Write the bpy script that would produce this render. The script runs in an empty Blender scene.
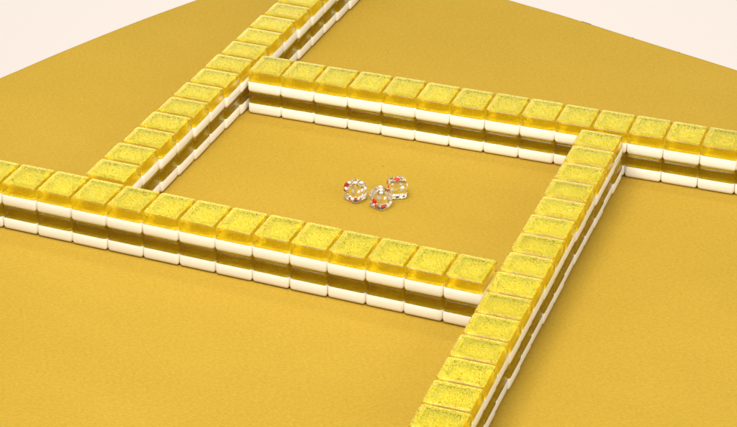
import bpy, bmesh, math, random
from mathutils import Vector, Matrix
random.seed(7)
S = 0.03                                   # one tile width = 3 cm
C = bpy.context.scene.collection

# ------------------------------------------------------------------ materials
def nt(name):
    m = bpy.data.materials.new(name); m.use_nodes = True
    t = m.node_tree; t.nodes.clear()
    o = t.nodes.new('ShaderNodeOutputMaterial')
    return m, t, o
def node(t, kind, **kw):
    n = t.nodes.new(kind)
    for k, v in kw.items():
        if k in n.inputs: n.inputs[k].default_value = v
        else: setattr(n, k, v)
    return n

def mat_white():
    m, t, o = nt('cream_melamine')
    p = node(t, 'ShaderNodeBsdfPrincipled', Roughness=0.32)
    p.inputs['Base Color'].default_value = (0.93, 0.89, 0.775, 1)
    p.inputs['Subsurface Weight'].default_value = 0.0
    tc = node(t, 'ShaderNodeTexCoord'); oi = node(t, 'ShaderNodeObjectInfo')
    mr = node(t, 'ShaderNodeMapRange'); mr.inputs['To Min'].default_value = 0.95; mr.inputs['To Max'].default_value = 1.03
    t.links.new(oi.outputs['Random'], mr.inputs['Value'])
    hs = node(t, 'ShaderNodeHueSaturation'); hs.inputs['Color'].default_value = (0.93, 0.89, 0.775, 1)
    t.links.new(mr.outputs[0], hs.inputs['Value']); t.links.new(hs.outputs[0], p.inputs['Base Color'])
    nz = node(t, 'ShaderNodeTexNoise', Scale=300.0, Detail=3.0)
    t.links.new(tc.outputs['Object'], nz.inputs['Vector'])
    bp = node(t, 'ShaderNodeBump', Strength=0.04, Distance=0.0005)
    t.links.new(nz.outputs['Fac'], bp.inputs['Height']); t.links.new(bp.outputs[0], p.inputs['Normal'])
    t.links.new(p.outputs[0], o.inputs[0]); return m

def mat_resin():
    m, t, o = nt('yellow_resin')
    p = node(t, 'ShaderNodeBsdfPrincipled', Roughness=0.20, IOR=1.36)
    p.inputs['Coat Weight'].default_value = 0.0; p.inputs['Coat Roughness'].default_value = 0.05; p.inputs['Coat IOR'].default_value = 1.45
    p.inputs['Base Color'].default_value = RESIN_TINT
    p.inputs['Transmission Weight'].default_value = 1.0
    tc = node(t, 'ShaderNodeTexCoord')
    nz = node(t, 'ShaderNodeTexNoise', Scale=1100.0, Detail=2.0)
    t.links.new(tc.outputs['Object'], nz.inputs['Vector'])
    bp = node(t, 'ShaderNodeBump', Strength=0.03, Distance=0.0004)
    t.links.new(nz.outputs['Fac'], bp.inputs['Height']); t.links.new(bp.outputs[0], p.inputs['Normal'])
    # flakes floating just under the skin: dense in the cast top layer, sparse down the sides
    oi = node(t, 'ShaderNodeObjectInfo'); cb = node(t, 'ShaderNodeCombineXYZ')
    for i in range(3): t.links.new(oi.outputs['Random'], cb.inputs[i])
    ad = node(t, 'ShaderNodeVectorMath', operation='ADD')
    t.links.new(tc.outputs['Object'], ad.inputs[0]); t.links.new(cb.outputs[0], ad.inputs[1])
    vo = node(t, 'ShaderNodeTexVoronoi', Scale=FLAKE_SCALE)
    t.links.new(ad.outputs[0], vo.inputs['Vector'])
    sp = node(t, 'ShaderNodeSeparateColor'); t.links.new(vo.outputs['Color'], sp.inputs[0])
    sn = node(t, 'ShaderNodeSeparateXYZ'); t.links.new(tc.outputs['Normal'], sn.inputs[0])
    cov = node(t, 'ShaderNodeValToRGB')
    ce = cov.color_ramp.elements
    ce[0].position = 0.90; ce[0].color = (0, 0, 0, 1)
    ce[1].position = 0.998; ce[1].color = (COV_TOP, COV_TOP, COV_TOP, 1)
    for q, g in ((0.985, COV_RIM),):
        x = ce.new(q); x.color = (g, g, g, 1)
    t.links.new(sn.outputs[2], cov.inputs[0])
    lt = node(t, 'ShaderNodeMath', operation='LESS_THAN'); t.links.new(sp.outputs[0], lt.inputs[0]); t.links.new(cov.outputs[0], lt.inputs[1])
    fo = node(t, 'ShaderNodeMath', operation='MULTIPLY'); fo.inputs[1].default_value = FLAKE_MIX; t.links.new(lt.outputs[0], fo.inputs[0])
    cr = node(t, 'ShaderNodeValToRGB')
    cr.color_ramp.elements[0].color = FL_A; cr.color_ramp.elements[1].color = FL_B
    e = cr.color_ramp.elements.new(0.85); e.color = (0.85, 0.80, 0.07, 1)
    t.links.new(sp.outputs[1], cr.inputs[0])
    sub = node(t, 'ShaderNodeVectorMath', operation='SUBTRACT'); sub.inputs[1].default_value = (0.5, 0.5, 0.5)
    t.links.new(vo.outputs['Color'], sub.inputs[0])
    s2 = node(t, 'ShaderNodeVectorMath', operation='SCALE'); s2.inputs[3].default_value = 0.22
    t.links.new(sub.outputs[0], s2.inputs[0])
    ge = node(t, 'ShaderNodeNewGeometry'); a2 = node(t, 'ShaderNodeVectorMath', operation='ADD')
    t.links.new(ge.outputs['Normal'], a2.inputs[0]); t.links.new(s2.outputs[0], a2.inputs[1])
    nn = node(t, 'ShaderNodeVectorMath', operation='NORMALIZE'); t.links.new(a2.outputs[0], nn.inputs[0])
    fl = node(t, 'ShaderNodeBsdfPrincipled', Roughness=0.3, Metallic=0.3)
    tv = node(t, 'ShaderNodeMapRange'); tv.inputs['To Min'].default_value = 0.90; tv.inputs['To Max'].default_value = 1.06
    t.links.new(oi.outputs['Random'], tv.inputs['Value'])
    hv = node(t, 'ShaderNodeHueSaturation'); t.links.new(tv.outputs[0], hv.inputs['Value']); t.links.new(cr.outputs[0], hv.inputs['Color'])
    t.links.new(hv.outputs[0], fl.inputs['Base Color']); t.links.new(nn.outputs[0], fl.inputs['Normal'])
    mx = node(t, 'ShaderNodeMixShader'); t.links.new(fo.outputs[0], mx.inputs[0])
    t.links.new(p.outputs[0], mx.inputs[1]); t.links.new(fl.outputs[0], mx.inputs[2])
    t.links.new(mx.outputs[0], o.inputs['Surface'])
    v = node(t, 'ShaderNodeVolumeAbsorption'); v.inputs['Color'].default_value = VOL_COLOR
    v.inputs['Density'].default_value = VOL_DENS
    sv = node(t, 'ShaderNodeVolumeScatter', Density=SCAT_DENS, Anisotropy=0.3); sv.inputs['Color'].default_value = SCAT_COLOR
    av = node(t, 'ShaderNodeAddShader')
    t.links.new(v.outputs[0], av.inputs[0]); t.links.new(sv.outputs[0], av.inputs[1])
    t.links.new(av.outputs[0], o.inputs['Volume'])
    return m
FLAKE_SCALE = 2000.0; COV_RIM = 0.78; COV_TOP = 0.8; FLAKE_MIX = 0.56
FL_A = (0.78, 0.73, 0.04, 1); FL_B = (0.95, 0.95, 0.28, 1)
RESIN_TINT = (1.0, 1.0, 0.97, 1)
VOL_COLOR = (1.0, 0.88, 0.0, 1)
VOL_DENS = 62.0
SCAT_DENS = 30.0
SCAT_COLOR = (1.0, 0.78, 0.03, 1)

def mat_glitter():
    m, t, o = nt('yellow_glitter')
    tc = node(t, 'ShaderNodeTexCoord'); oi = node(t, 'ShaderNodeObjectInfo')
    ad = node(t, 'ShaderNodeVectorMath', operation='ADD')
    sc = node(t, 'ShaderNodeVectorMath', operation='SCALE'); sc.inputs[3].default_value = 3.0
    cb = node(t, 'ShaderNodeCombineXYZ')
    for i in range(3): t.links.new(oi.outputs['Random'], cb.inputs[i])
    t.links.new(cb.outputs[0], sc.inputs[0])
    t.links.new(tc.outputs['Object'], ad.inputs[0]); t.links.new(sc.outputs[0], ad.inputs[1])
    vo = node(t, 'ShaderNodeTexVoronoi', Scale=950.0)
    t.links.new(ad.outputs[0], vo.inputs['Vector'])
    sub = node(t, 'ShaderNodeVectorMath', operation='SUBTRACT'); sub.inputs[1].default_value = (0.5, 0.5, 0.5)
    t.links.new(vo.outputs['Color'], sub.inputs[0])
    s2 = node(t, 'ShaderNodeVectorMath', operation='SCALE'); s2.inputs[3].default_value = 1.1
    t.links.new(sub.outputs[0], s2.inputs[0])
    ge = node(t, 'ShaderNodeNewGeometry')
    a2 = node(t, 'ShaderNodeVectorMath', operation='ADD')
    t.links.new(ge.outputs['Normal'], a2.inputs[0]); t.links.new(s2.outputs[0], a2.inputs[1])
    nn = node(t, 'ShaderNodeVectorMath', operation='NORMALIZE'); t.links.new(a2.outputs[0], nn.inputs[0])
    sp = node(t, 'ShaderNodeSeparateColor'); t.links.new(vo.outputs['Color'], sp.inputs[0])
    cr = node(t, 'ShaderNodeValToRGB')
    cr.color_ramp.elements[0].position = 0.0; cr.color_ramp.elements[0].color = (0.99, 0.70, 0.01, 1)
    cr.color_ramp.elements[1].position = 1.0; cr.color_ramp.elements[1].color = (1.0, 0.92, 0.20, 1)
    e = cr.color_ramp.elements.new(0.75); e.color = (1.0, 0.76, 0.025, 1)
    t.links.new(sp.outputs[1], cr.inputs[0])
    d = node(t, 'ShaderNodeBsdfDiffuse'); t.links.new(cr.outputs[0], d.inputs['Color'])
    g = node(t, 'ShaderNodeBsdfAnisotropic') if False else node(t, 'ShaderNodeBsdfGlossy', Roughness=0.28)
    t.links.new(cr.outputs[0], g.inputs['Color']); t.links.new(nn.outputs[0], g.inputs['Normal'])
    mx = node(t, 'ShaderNodeMixShader', Fac=0.12)
    t.links.new(d.outputs[0], mx.inputs[1]); t.links.new(g.outputs[0], mx.inputs[2])
    t.links.new(mx.outputs[0], o.inputs[0]); return m

def mat_cloth():
    m, t, o = nt('mustard_cloth')
    tc = node(t, 'ShaderNodeTexCoord')
    p = node(t, 'ShaderNodeBsdfPrincipled', Roughness=0.85)
    p.inputs['Specular IOR Level'].default_value = 0.15
    n1 = node(t, 'ShaderNodeTexNoise', Scale=620.0, Detail=4.0, Roughness=0.7)
    mp = node(t, 'ShaderNodeMapping'); mp.inputs['Scale'].default_value = (0.6, 1.0, 1.0); mp.inputs['Rotation'].default_value = (0, 0, -0.36)
    t.links.new(tc.outputs['Object'], mp.inputs[0]); t.links.new(mp.outputs[0], n1.inputs['Vector'])
    n2 = node(t, 'ShaderNodeTexNoise', Scale=9.0, Detail=5.0, Roughness=0.6)
    t.links.new(mp.outputs[0], n2.inputs['Vector'])
    n3 = node(t, 'ShaderNodeTexNoise', Scale=1500.0, Detail=2.0)
    t.links.new(tc.outputs['Object'], n3.inputs['Vector'])
    a = node(t, 'ShaderNodeMath', operation='MULTIPLY_ADD'); a.inputs[1].default_value = 0.78
    t.links.new(n1.outputs['Fac'], a.inputs[0])
    b = node(t, 'ShaderNodeMath', operation='MULTIPLY'); b.inputs[1].default_value = 0.22
    t.links.new(n2.outputs['Fac'], b.inputs[0]); t.links.new(b.outputs[0], a.inputs[2])
    cr = node(t, 'ShaderNodeValToRGB')
    cr.color_ramp.elements[0].position = 0.30; cr.color_ramp.elements[0].color = CLOTH_A
    cr.color_ramp.elements[1].position = 0.70; cr.color_ramp.elements[1].color = CLOTH_B
    t.links.new(a.outputs[0], cr.inputs[0]); t.links.new(cr.outputs[0], p.inputs['Base Color'])
    s = node(t, 'ShaderNodeMath', operation='ADD'); t.links.new(n1.outputs['Fac'], s.inputs[0]); t.links.new(n3.outputs['Fac'], s.inputs[1])
    bp = node(t, 'ShaderNodeBump', Strength=0.3, Distance=0.0005)
    t.links.new(s.outputs[0], bp.inputs['Height']); t.links.new(bp.outputs[0], p.inputs['Normal'])
    t.links.new(p.outputs[0], o.inputs[0]); return m
CLOTH_A = (0.36, 0.225, 0.019, 1); CLOTH_B = (0.485, 0.315, 0.036, 1)

def mat_plain(name, col, rough=0.6, noise=0.04, scale=40.0):
    m, t, o = nt(name)
    p = node(t, 'ShaderNodeBsdfPrincipled', Roughness=rough)
    tc = node(t, 'ShaderNodeTexCoord'); nz = node(t, 'ShaderNodeTexNoise', Scale=scale, Detail=4.0)
    t.links.new(tc.outputs['Object'], nz.inputs['Vector'])
    cr = node(t, 'ShaderNodeValToRGB')
    cr.color_ramp.elements[0].color = (*[max(0, c * (1 - noise)) for c in col], 1)
    cr.color_ramp.elements[1].color = (*[min(1, c * (1 + noise)) for c in col], 1)
    t.links.new(nz.outputs['Fac'], cr.inputs[0]); t.links.new(cr.outputs[0], p.inputs['Base Color'])
    t.links.new(p.outputs[0], o.inputs[0]); return m

def mat_clear():
    m, t, o = nt('clear_acrylic')
    p = node(t, 'ShaderNodeBsdfPrincipled', Roughness=0.01, IOR=1.40)
    p.inputs['Base Color'].default_value = (1.0, 0.95, 0.78, 1)
    p.inputs['Transmission Weight'].default_value = 1.0
    tc = node(t, 'ShaderNodeTexCoord'); nz = node(t, 'ShaderNodeTexNoise', Scale=260.0, Detail=1.0)
    t.links.new(tc.outputs['Object'], nz.inputs['Vector'])
    bp = node(t, 'ShaderNodeBump', Strength=0.06, Distance=0.0006)
    t.links.new(nz.outputs['Fac'], bp.inputs['Height']); t.links.new(bp.outputs[0], p.inputs['Normal'])
    t.links.new(p.outputs[0], o.inputs[0]); return m

M_WHITE, M_RESIN, M_GLIT, M_CLOTH = mat_white(), mat_resin(), mat_glitter(), mat_cloth()
M_BOARD = mat_plain('dark_board', (0.07, 0.06, 0.05), 0.5)
M_BACK = mat_plain('cream_paper', (0.885, 0.81, 0.765), 0.9, 0.006, 2.0)
M_CLEAR = mat_clear()
M_PIPW = mat_plain('white_enamel', (0.9, 0.89, 0.85), 0.35, 0.02, 900.0)
M_PIPR = mat_plain('red_enamel', (0.62, 0.02, 0.012), 0.35, 0.05, 900.0)

# ------------------------------------------------------------------ helpers
def link(name, me, mats, parent=None):
    o = bpy.data.objects.new(name, me)
    for m in mats: me.materials.append(m)
    C.objects.link(o); o.parent = parent
    return o

def ring(bm, hw, hl, rc, z, n=6):
    vs = []
    for cx, cy, a0 in ((hw - rc, hl - rc, 0), (-hw + rc, hl - rc, 90), (-hw + rc, -hl + rc, 180), (hw - rc, -hl + rc, 270)):
        for i in range(n + 1):
            a = math.radians(a0 + 90 * i / n)
            vs.append(bm.verts.new((cx + rc * math.cos(a), cy + rc * math.sin(a), z)))
    return vs

def loft(rings_, name, cap_mats=(0, 0)):
    """rings_: list of (half width, half length, corner radius, z); smooth sides, flat caps"""
    bm = bmesh.new(); R = [ring(bm, *r) for r in rings_]
    for a, b in zip(R, R[1:]):
        n = len(a)
        for i in range(n):
            f = bm.faces.new((a[i], a[(i + 1) % n], b[(i + 1) % n], b[i])); f.smooth = True
    f = bm.faces.new(list(reversed(R[0]))); f.material_index = cap_mats[0]
    f = bm.faces.new(R[-1]); f.material_index = cap_mats[1]
    me = bpy.data.meshes.new(name); bm.to_mesh(me); bm.free()
    # crisp edges round the flat caps, so the bevels keep their own shading
    return me

TW, TL, TH = 0.990, 1.180, 0.6775          # tile: width, length, thickness (tile widths)
WH = 0.345                                 # thickness of the cream part
def tile_meshes():
    hw, hl, rc = TW / 2 * S, TL / 2 * S, 0.085 * S
    r = 0.105 * S
    rw = [(hw - r + r * math.sin(math.radians(a)), hl - r + r * math.sin(math.radians(a)),
           max(rc - r + r * math.sin(math.radians(a)), 0.02 * S), r - r * math.cos(math.radians(a))) for a in (0, 15, 30, 45, 60, 75, 90)]
    rw[0] = (rw[0][0], rw[0][1], rw[0][2], 0.0)
    e = 0.006 * S
    rw += [(hw, hl, rc, WH * S - e), (hw - e, hl - e, rc - e, WH * S)]
    me1 = loft(rw, 'tile_face')
    g = 0.0004 * S
    rb = 0.06 * S; rh = 0.065 * S; z0 = WH * S + g; z1 = (TH - 0.002) * S
    top = [(hw - e, hl - e, rc - e, z0), (hw, hl, rc, z0 + e)]
    cw = 0.12 * S; drop = cw * math.tan(math.radians(5))          # gently crowned margin round the flat top
    zb = z1 - drop
    rc2 = lambda f: max(rc * (0.7 + 0.3 * f), 0.04 * S)
    for a in (0, 12, 24, 36, 48, 60, 70, 80):
        c, s = math.cos(math.radians(a)), math.sin(math.radians(a))
        top.append((hw - rh + rh * c, hl - rh + rh * c, rc2(c), zb - rb + rb * s))
    x0 = rh * (1 - math.cos(math.radians(80)))
    zs = zb - rb + rb * math.sin(math.radians(80))
    for i in range(1, 7):
        f = i / 6
        top.append((hw - x0 - cw * f, hl - x0 - cw * f, rc2(0), zs + (z1 - zs) * (1 - (1 - f) ** 2)))
    me2 = loft(top, 'tile_back', (1, 0))
    return me1, me2
ME_FACE, ME_BACK = tile_meshes()

def make_tile(loc, rz):
    t = bpy.data.objects.new('mahjong_tile', None); t.empty_display_size = 0.01
    C.objects.link(t); t.location = loc; t.rotation_euler = (0, 0, rz)
    link('cream_base', ME_FACE, [M_WHITE], t); link('glitter_back', ME_BACK, [M_RESIN, M_GLIT], t)
    return t
proto = None
def place_tile(loc, rz, label, group):
    global proto
    if proto is None:
        t = proto = make_tile(loc, rz)
    else:
        t = proto.copy(); C.objects.link(t); t.location = loc; t.rotation_euler = (0, 0, rz)
        for ch in list(proto.children):
            c = ch.copy(); C.objects.link(c); c.parent = t
    t['label'] = label; t['category'] = 'mahjong tile'; t['group'] = group
    return t

ORD = ['', 'first', 'second', 'third', 'fourth', 'fifth', 'sixth', 'seventh', 'eighth', 'ninth', 'tenth', 'eleventh',
       'twelfth', 'thirteenth', 'fourteenth', 'fifteenth', 'sixteenth', 'seventeenth', 'eighteenth']
def wall(org, ang, along, across, ks, step, end_words, wallname, group, order):
    """org: wall end; along/across: unit vectors; ks: stack indices; order: k -> 1-based count from the named end"""
    for k in ks:
        for lvl in (0, 1):
            jx, jy = random.uniform(-.005, .005), random.uniform(-.02, .02)
            ja = math.radians(random.uniform(-.3, .3))
            p = org + along * ((k + .5) * step + jx * .5) + across * (1.1823 / 2 + .004 + jy)
            z = lvl * TH * S + 0.0006 * (lvl == 0) * 0
            n = order(k)
            w = ('yellow glitter upper tile, ' if lvl else 'amber cream-edged lower tile, ') + f'{ORD[n]} {end_words} {wallname}'
            place_tile((p.x * S, p.y * S, z), ang + ja, w, group)
def V(x, y): return Vector((x, y))
aB, aC, aD = 0.0334078, 0.0371963, -0.0162584
# nearest wall: front faces look at the camera
wall(V(0, 0), 0, V(1, 0), V(0, 1), range(-3, 12), 1.0, 'from the right end of the', 'nearest wall', 'two-high row of tiles nearest the camera', lambda k: 12 - k)
# back wall
wall(V(2.1186, 8.4961), aC, V(math.cos(aC), math.sin(aC)), V(-math.sin(aC), math.cos(aC)), range(0, 16), 0.99703,
     'from the left end of the', 'back wall', 'two-high row of tiles at the back', lambda k: k + 1)
# right wall runs towards the camera from the back wall
wall(V(11.8606, 8.7071), math.pi / 2 + aB, V(math.sin(aB), -math.cos(aB)), V(math.cos(aB), math.sin(aB)), range(0, 16), 0.99818,
     'from the far end of the', 'right wall', 'two-high row of tiles on the right', lambda k: k + 1)
# left wall, its near end touches the nearest wall
wall(V(2.1441, 15.2840), math.pi / 2 - aD, V(math.sin(aD), -math.cos(aD)), V(-math.cos(aD), -math.sin(aD)), range(-4, 14), 1.00286,
     'from the near end of the', 'left wall', 'two-high row of tiles on the left', lambda k: 14 - k)

# ------------------------------------------------------------------ dice
def superquad(h, e, n=48, m=24):
    bm = bmesh.new(); pw = lambda v, q: math.copysign(abs(v) ** q, v)
    rows = []
    bmesh.ops.create_cube(bm, size=2.0)
    bmesh.ops.subdivide_edges(bm, edges=bm.edges, cuts=20, use_grid_fill=True)
    for v in bm.verts:
        x, y, z = v.co
        l = (abs(x) ** e + abs(y) ** e + abs(z) ** e) ** (1 / e)
        v.co = v.co / l * h
    for f in bm.faces: f.smooth = True
    me = bpy.data.meshes.new('die_body'); bm.to_mesh(me); bm.free(); return me
PIPS = {1: [(0, 0)], 2: [(-1, -1), (1, 1)], 3: [(-1, 1), (0, 0), (1, -1)], 4: [(-1, -1), (1, 1), (-1, 1), (1, -1)],
        5: [(-1, -1), (1, 1), (-1, 1), (1, -1), (0, 0)], 6: [(-1, -1), (-1, 0), (-1, 1), (1, -1), (1, 0), (1, 1)]}
DH = 0.245 * S                               # half size
def pip_mesh(r):
    bm = bmesh.new(); bmesh.ops.create_uvsphere(bm, u_segments=16, v_segments=10, radius=r)
    for v in bm.verts: v.co.z *= 0.45
    for f in bm.faces: f.smooth = True
    me = bpy.data.meshes.new('pip'); bm.to_mesh(me); bm.free(); return me
ME_DIE = superquad(DH, 5.8); ME_DIE.materials.append(M_CLEAR)
ME_PW = pip_mesh(0.053 * S); ME_PW.materials.append(M_PIPW)
ME_PR = pip_mesh(0.053 * S); ME_PR.materials.append(M_PIPR)
ME_P1 = pip_mesh(0.078 * S); ME_P1.materials.append(M_PIPR)
def surf_h(u, v, e=5.8): return (1 - abs(u) ** e - abs(v) ** e) ** (1 / e)
def make_die(x, y, rot, label, reds=(1, 4)):
    root = bpy.data.objects.new('die', None); root.empty_display_size = 0.01; C.objects.link(root)
    root.location = (x * S, y * S, DH + 0.0001)
    root['label'] = label; root['category'] = 'die'; root['group'] = 'clear dice in the middle of the walls'
    b = bpy.data.objects.new('die_body', ME_DIE); C.objects.link(b); b.parent = root
    q = Matrix.Rotation(rot[2], 4, 'Z') @ rot[3]
    b.rotation_euler = q.to_euler()
    faces = [(Vector((0, 0, 1)), Vector((1, 0, 0)), 1), (Vector((0, 0, -1)), Vector((1, 0, 0)), 6), (Vector((1, 0, 0)), Vector((0, 1, 0)), 3),
             (Vector((-1, 0, 0)), Vector((0, 1, 0)), 4), (Vector((0, -1, 0)), Vector((1, 0, 0)), 2), (Vector((0, 1, 0)), Vector((1, 0, 0)), 5)]
    for nrm, u, n in faces:
        v = nrm.cross(u)
        for a, c in PIPS[n]:
            du, dv = a * 0.46, c * 0.46
            if n == 6: du, dv = a * 0.40, c * 0.52
            h = surf_h(du, dv)
            pos = (u * du + v * dv + nrm * h) * DH
            me = ME_P1 if n == 1 else (ME_PR if n in reds else ME_PW)
            o = bpy.data.objects.new('pip', me); C.objects.link(o); o.parent = root
            R = Matrix((u, v, nrm)).transposed().to_4x4()
            o.matrix_local = q @ Matrix.Translation(pos) @ R
    return root
I4 = Matrix.Identity(4)
R_ = Matrix.Rotation
make_die(6.80, 4.98, (0, 0, math.radians(-22), R_(math.radians(-90), 4, 'Y')), 'clear acrylic die at the left of the three, red spots along its rim')
make_die(7.56, 4.87, (0, 0, math.radians(70), R_(math.radians(-90), 4, 'Y')), 'clear acrylic die in the middle, nearest of the three')
make_die(7.76, 5.57, (0, 0, math.radians(28), I4), 'clear acrylic die at the right with one big red spot on top')

# ------------------------------------------------------------------ table
OUT = [(-5.57, 7.93), (-4.81, 10.13), (-3.76, 12.88), (-2.88, 14.89), (-1.97, 16.79), (-0.91, 18.65), (0.2, 19.8), (1.7, 20.25), (3.7, 19.9), (6.59, 19.14), (8.54, 18.64), (10.91, 17.91), (12.5, 17.43), (14.38, 16.86),
       (20.57, 14.92), (26.55, 12.91), (28.63, 11.61), (28.92, 9.61), (27.6, 5.51), (24.15, -3.99), (20.3, -13.97), (19.09, -16.17), (17.09, -16.77), (11.91, -15.38), (-0.06, -11.91), (-9.35, -9.12), (-11.05, -7.82), (-10.94, -5.62), (-8.51, 0.6), (-6.89, 4.41)]
def catmull(pts, n=8):
    out = []; N = len(pts)
    for i in range(N):
        p0, p1, p2, p3 = (Vector(pts[(i + j - 1) % N]) for j in range(4))
        for k in range(n):
            t = k / n
            out.append(0.5 * ((2 * p1) + (p2 - p0) * t + (2 * p0 - 5 * p1 + 4 * p2 - p3) * t * t + (3 * p1 - p0 - 3 * p2 + p3) * t ** 3))
    return out
def slab(pts, prof, name):
    """prof: list of (outset, z) from top centre outwards/downwards; pts clockwise outline"""
    bm = bmesh.new(); N = len(pts); rings = []
    nr = []
    for i in range(N):
        d = (pts[(i + 1) % N] - pts[i - 1]).normalized(); nr.append(Vector((-d.y, d.x)))
    for off, z in prof:
        rings.append([bm.verts.new(((p.x + n.x * off) * S, (p.y + n.y * off) * S, z * S)) for p, n in zip(pts, nr)])
    for a, b in zip(rings, rings[1:]):
        for i in range(N):
            f = bm.faces.new((a[i], a[(i + 1) % N], b[(i + 1) % N], b[i])); f.smooth = True
    bm.faces.new(rings[0]); bm.faces.new(list(reversed(rings[-1])))
    bmesh.ops.recalc_face_normals(bm, faces=bm.faces)
    me = bpy.data.meshes.new(name); bm.to_mesh(me); bm.free(); return me
pts = catmull(OUT)
table = bpy.data.objects.new('table', None); C.objects.link(table); table.location = (8 * S, 3 * S, -0.72)
table['label'] = 'game table covered in mustard yellow cloth under the tile walls'; table['category'] = 'table'
def under(o):
    o.parent = table; o.matrix_parent_inverse = Matrix.Translation(-table.location); return o
Z0 = -0.006
under(link('table_cloth', slab(pts, [(-.16, Z0), (-.10, Z0 - .004), (-.05, Z0 - .02), (-.015, Z0 - .05), (0, Z0 - .1), (0, Z0 - .55)], 'table_cloth'), [M_CLOTH]))
upts = []
for i, p in enumerate(pts):
    d = (pts[(i + 1) % len(pts)] - pts[i - 1]).normalized(); n = Vector((-d.y, d.x))
    hit = min((p - Vector(q)).length for q in ((9.0, 18.49), (9.35, 18.39), (10.9, 17.91), (12.55, 17.41)))
    upts.append(p + n * (-0.012 if hit < 0.13 else -0.2))
under(link('underlay', slab(upts, [(-.05, Z0 - .012), (-.01, Z0 - .02), (0, Z0 - .05), (0, Z0 - .2)], 'underlay'), [M_BOARD]))
bp_ = [p + Vector((0.0, 0.0)) for p in pts]
wob = []
for i, p in enumerate(bp_):
    wob.append(p)
under(link('board', slab(wob, [(-.2, Z0 - .56), (-.02, Z0 - .56), (0.0, Z0 - .58), (0.0, Z0 - 1.0), (-.03, Z0 - 1.03)], 'board'), [M_BOARD]))
# legs of the table, below the frame
for lx, ly in ((1.0, 16.5), (25.5, 9.5), (17.0, -13.0), (-7.5, -6.0)):
    bm = bmesh.new()
    zt, zb = (Z0 - 1.04) * S, -0.72
    secs = [(zt, 0.026), (zt - 0.05, 0.026), (zb + 0.01, 0.018), (zb, 0.017)]
    prev = None
    for z, h in secs:
        r = [bm.verts.new((lx * S + h * a, ly * S + h * b, z)) for a, b in ((1, 1), (-1, 1), (-1, -1), (1, -1))]
        if prev:
            for i in range(4): bm.faces.new((prev[i], prev[(i + 1) % 4], r[(i + 1) % 4], r[i]))
        else: bm.faces.new(r)
        prev = r
    bm.faces.new(list(reversed(prev)))
    bmesh.ops.recalc_face_normals(bm, faces=bm.faces)
    me = bpy.data.meshes.new('leg'); bm.to_mesh(me); bm.free()
    under(link('leg', me, [M_BOARD]))

# a crumb of dark lint on the cloth
bm = bmesh.new(); bmesh.ops.create_icosphere(bm, subdivisions=2, radius=0.014 * S)
for v in bm.verts: v.co = Vector((v.co.x * 1.5, v.co.y * .8, v.co.z * .4)) * random.uniform(.85, 1.15)
me = bpy.data.meshes.new('lint_speck'); bm.to_mesh(me); bm.free()
o = link('lint_speck', me, [M_BOARD]); o.location = (6.82 * S, 7.0 * S, 0.0002)
o['label'] = 'tiny dark speck of lint on the cloth behind the dice'; o['category'] = 'lint'

# ------------------------------------------------------------------ backdrop: cream paper, floor sweeping up behind
bm = bmesh.new(); prof = [(-9.0, -0.722), (9.0, -0.722)]
prev = None
for y, z in prof:
    r = [bm.verts.new((x, y, z)) for x in (-9, 9)]
    if prev:
        f = bm.faces.new((prev[0], prev[1], r[1], r[0])); f.smooth = True
    prev = r
me = bpy.data.meshes.new('backdrop'); bm.to_mesh(me); bm.free()
o = link('backdrop', me, [M_BACK]); o['kind'] = 'structure'
o.rotation_euler = (0, 0, 0.36)

# ------------------------------------------------------------------ light
DOME_DIR = (-0.12, -0.62, 0.72); DOME_LO = 0.07; DOME_HI = 1.1
w = bpy.data.worlds.new('World'); bpy.context.scene.world = w; w.use_nodes = True
wt = w.node_tree; bg = wt.nodes['Background']
tc = wt.nodes.new('ShaderNodeTexCoord'); dp = wt.nodes.new('ShaderNodeVectorMath'); dp.operation = 'DOT_PRODUCT'
dp.inputs[1].default_value = Vector(DOME_DIR).normalized()
wt.links.new(tc.outputs['Generated'], dp.inputs[0])
mr = wt.nodes.new('ShaderNodeMapRange'); mr.interpolation_type = 'SMOOTHSTEP'
mr.inputs['From Min'].default_value = -0.1; mr.inputs['From Max'].default_value = 0.85
mr.inputs['To Min'].default_value = DOME_LO; mr.inputs['To Max'].default_value = DOME_HI
wt.links.new(dp.outputs['Value'], mr.inputs['Value']); sx = wt.nodes.new('ShaderNodeSeparateXYZ'); wt.links.new(tc.outputs['Generated'], sx.inputs[0])
hz = wt.nodes.new('ShaderNodeMapRange'); hz.interpolation_type = 'SMOOTHSTEP'
hz.inputs['From Min'].default_value = 0.0; hz.inputs['From Max'].default_value = 0.35
hz.inputs['To Min'].default_value = 0.1; hz.inputs['To Max'].default_value = 1.0
wt.links.new(sx.outputs[2], hz.inputs['Value'])
ml = wt.nodes.new('ShaderNodeMath'); ml.operation = 'MULTIPLY'
wt.links.new(mr.outputs[0], ml.inputs[0]); wt.links.new(hz.outputs[0], ml.inputs[1]); wt.links.new(ml.outputs[0], bg.inputs[1])
bg.inputs[0].default_value = (1.0, 0.965, 0.92, 1)
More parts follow.
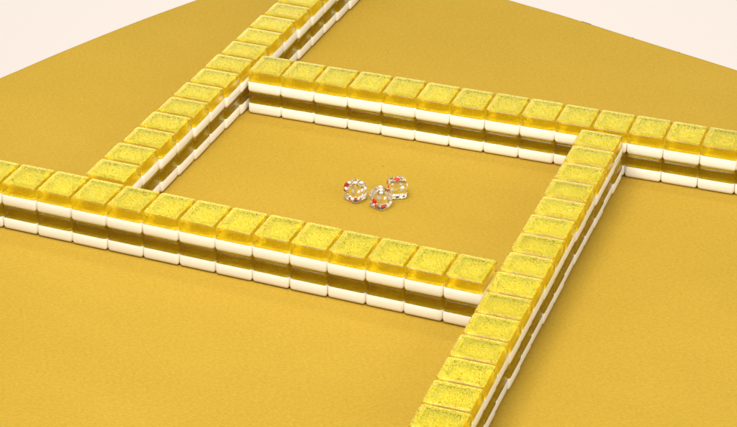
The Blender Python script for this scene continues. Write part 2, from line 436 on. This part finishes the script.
def area(name, loc, target, size, power, col=(1, .96, .9)):
    l = bpy.data.lights.new(name, 'AREA'); l.shape = 'RECTANGLE'; l.size, l.size_y = size; l.energy = power; l.color = col
    o = bpy.data.objects.new(name, l); C.objects.link(o); o.location = loc
    o.rotation_euler = (Vector(target) - Vector(loc)).to_track_quat('-Z', 'Y').to_euler(); return o
cx, cy = 7 * S, 6 * S
area('key_softbox', (cx - 0.06, cy - 0.34, 0.98), (cx + 0.03, cy, 0), (0.5, 0.5), 10.2)
area('back_strip', (cx - 1.0, cy + 2.6, 0.62), (cx, cy, 0), (3.2, 0.8), 17)
area('overhead_strip', (cx - 0.1, cy + 0.75, 1.9), (cx, cy, 0), (1.6, 0.14), 8)
area('right_fill', (cx + 2.0, cy - 0.6, 1.1), (cx, cy, 0), (1.2, 1.2), 15)  # added fill light, lifts the right-facing tile sides; not a known source

# ------------------------------------------------------------------ camera (solved from the tile joints)
yaw, pitch, roll = -0.3618429, 0.4683464, 0.0151400
f_px, pcx, pcy = 2242.7191, 371.9059, 123.3981
fw = Vector((math.sin(yaw) * math.cos(pitch), math.cos(yaw) * math.cos(pitch), -math.sin(pitch)))
rt = Vector((math.cos(yaw), -math.sin(yaw), 0)); up = rt.cross(fw)
r2 = rt * math.cos(roll) + up * math.sin(roll); u2 = -rt * math.sin(roll) + up * math.cos(roll)
cam = bpy.data.cameras.new('camera'); co = bpy.data.objects.new('camera', cam); C.objects.link(co)
mt = Matrix((r2, u2, -fw)).transposed().to_4x4()
mt.translation = Vector((25.654910, -43.671295, 28.645837)) * S
co.matrix_world = mt
cam.sensor_width = 36; cam.lens = f_px * 36 / 737
cam.shift_x = (368.5 - pcx) / 737; cam.shift_y = (pcy - 213.5) / 737
cam.clip_start = 0.01; cam.clip_end = 100
sc = bpy.context.scene; sc.camera = co
sc.render.engine = 'CYCLES'
sc.cycles.max_bounces = 40; sc.cycles.transmission_bounces = 32; sc.cycles.volume_bounces = 30; sc.cycles.glossy_bounces = 16; sc.cycles.diffuse_bounces = 10
sc.cycles.caustics_refractive = True; sc.cycles.caustics_reflective = True
sc.view_settings.view_transform = 'Standard'; sc.view_settings.look = 'None'
sc.view_settings.exposure = 0; sc.view_settings.gamma = 1
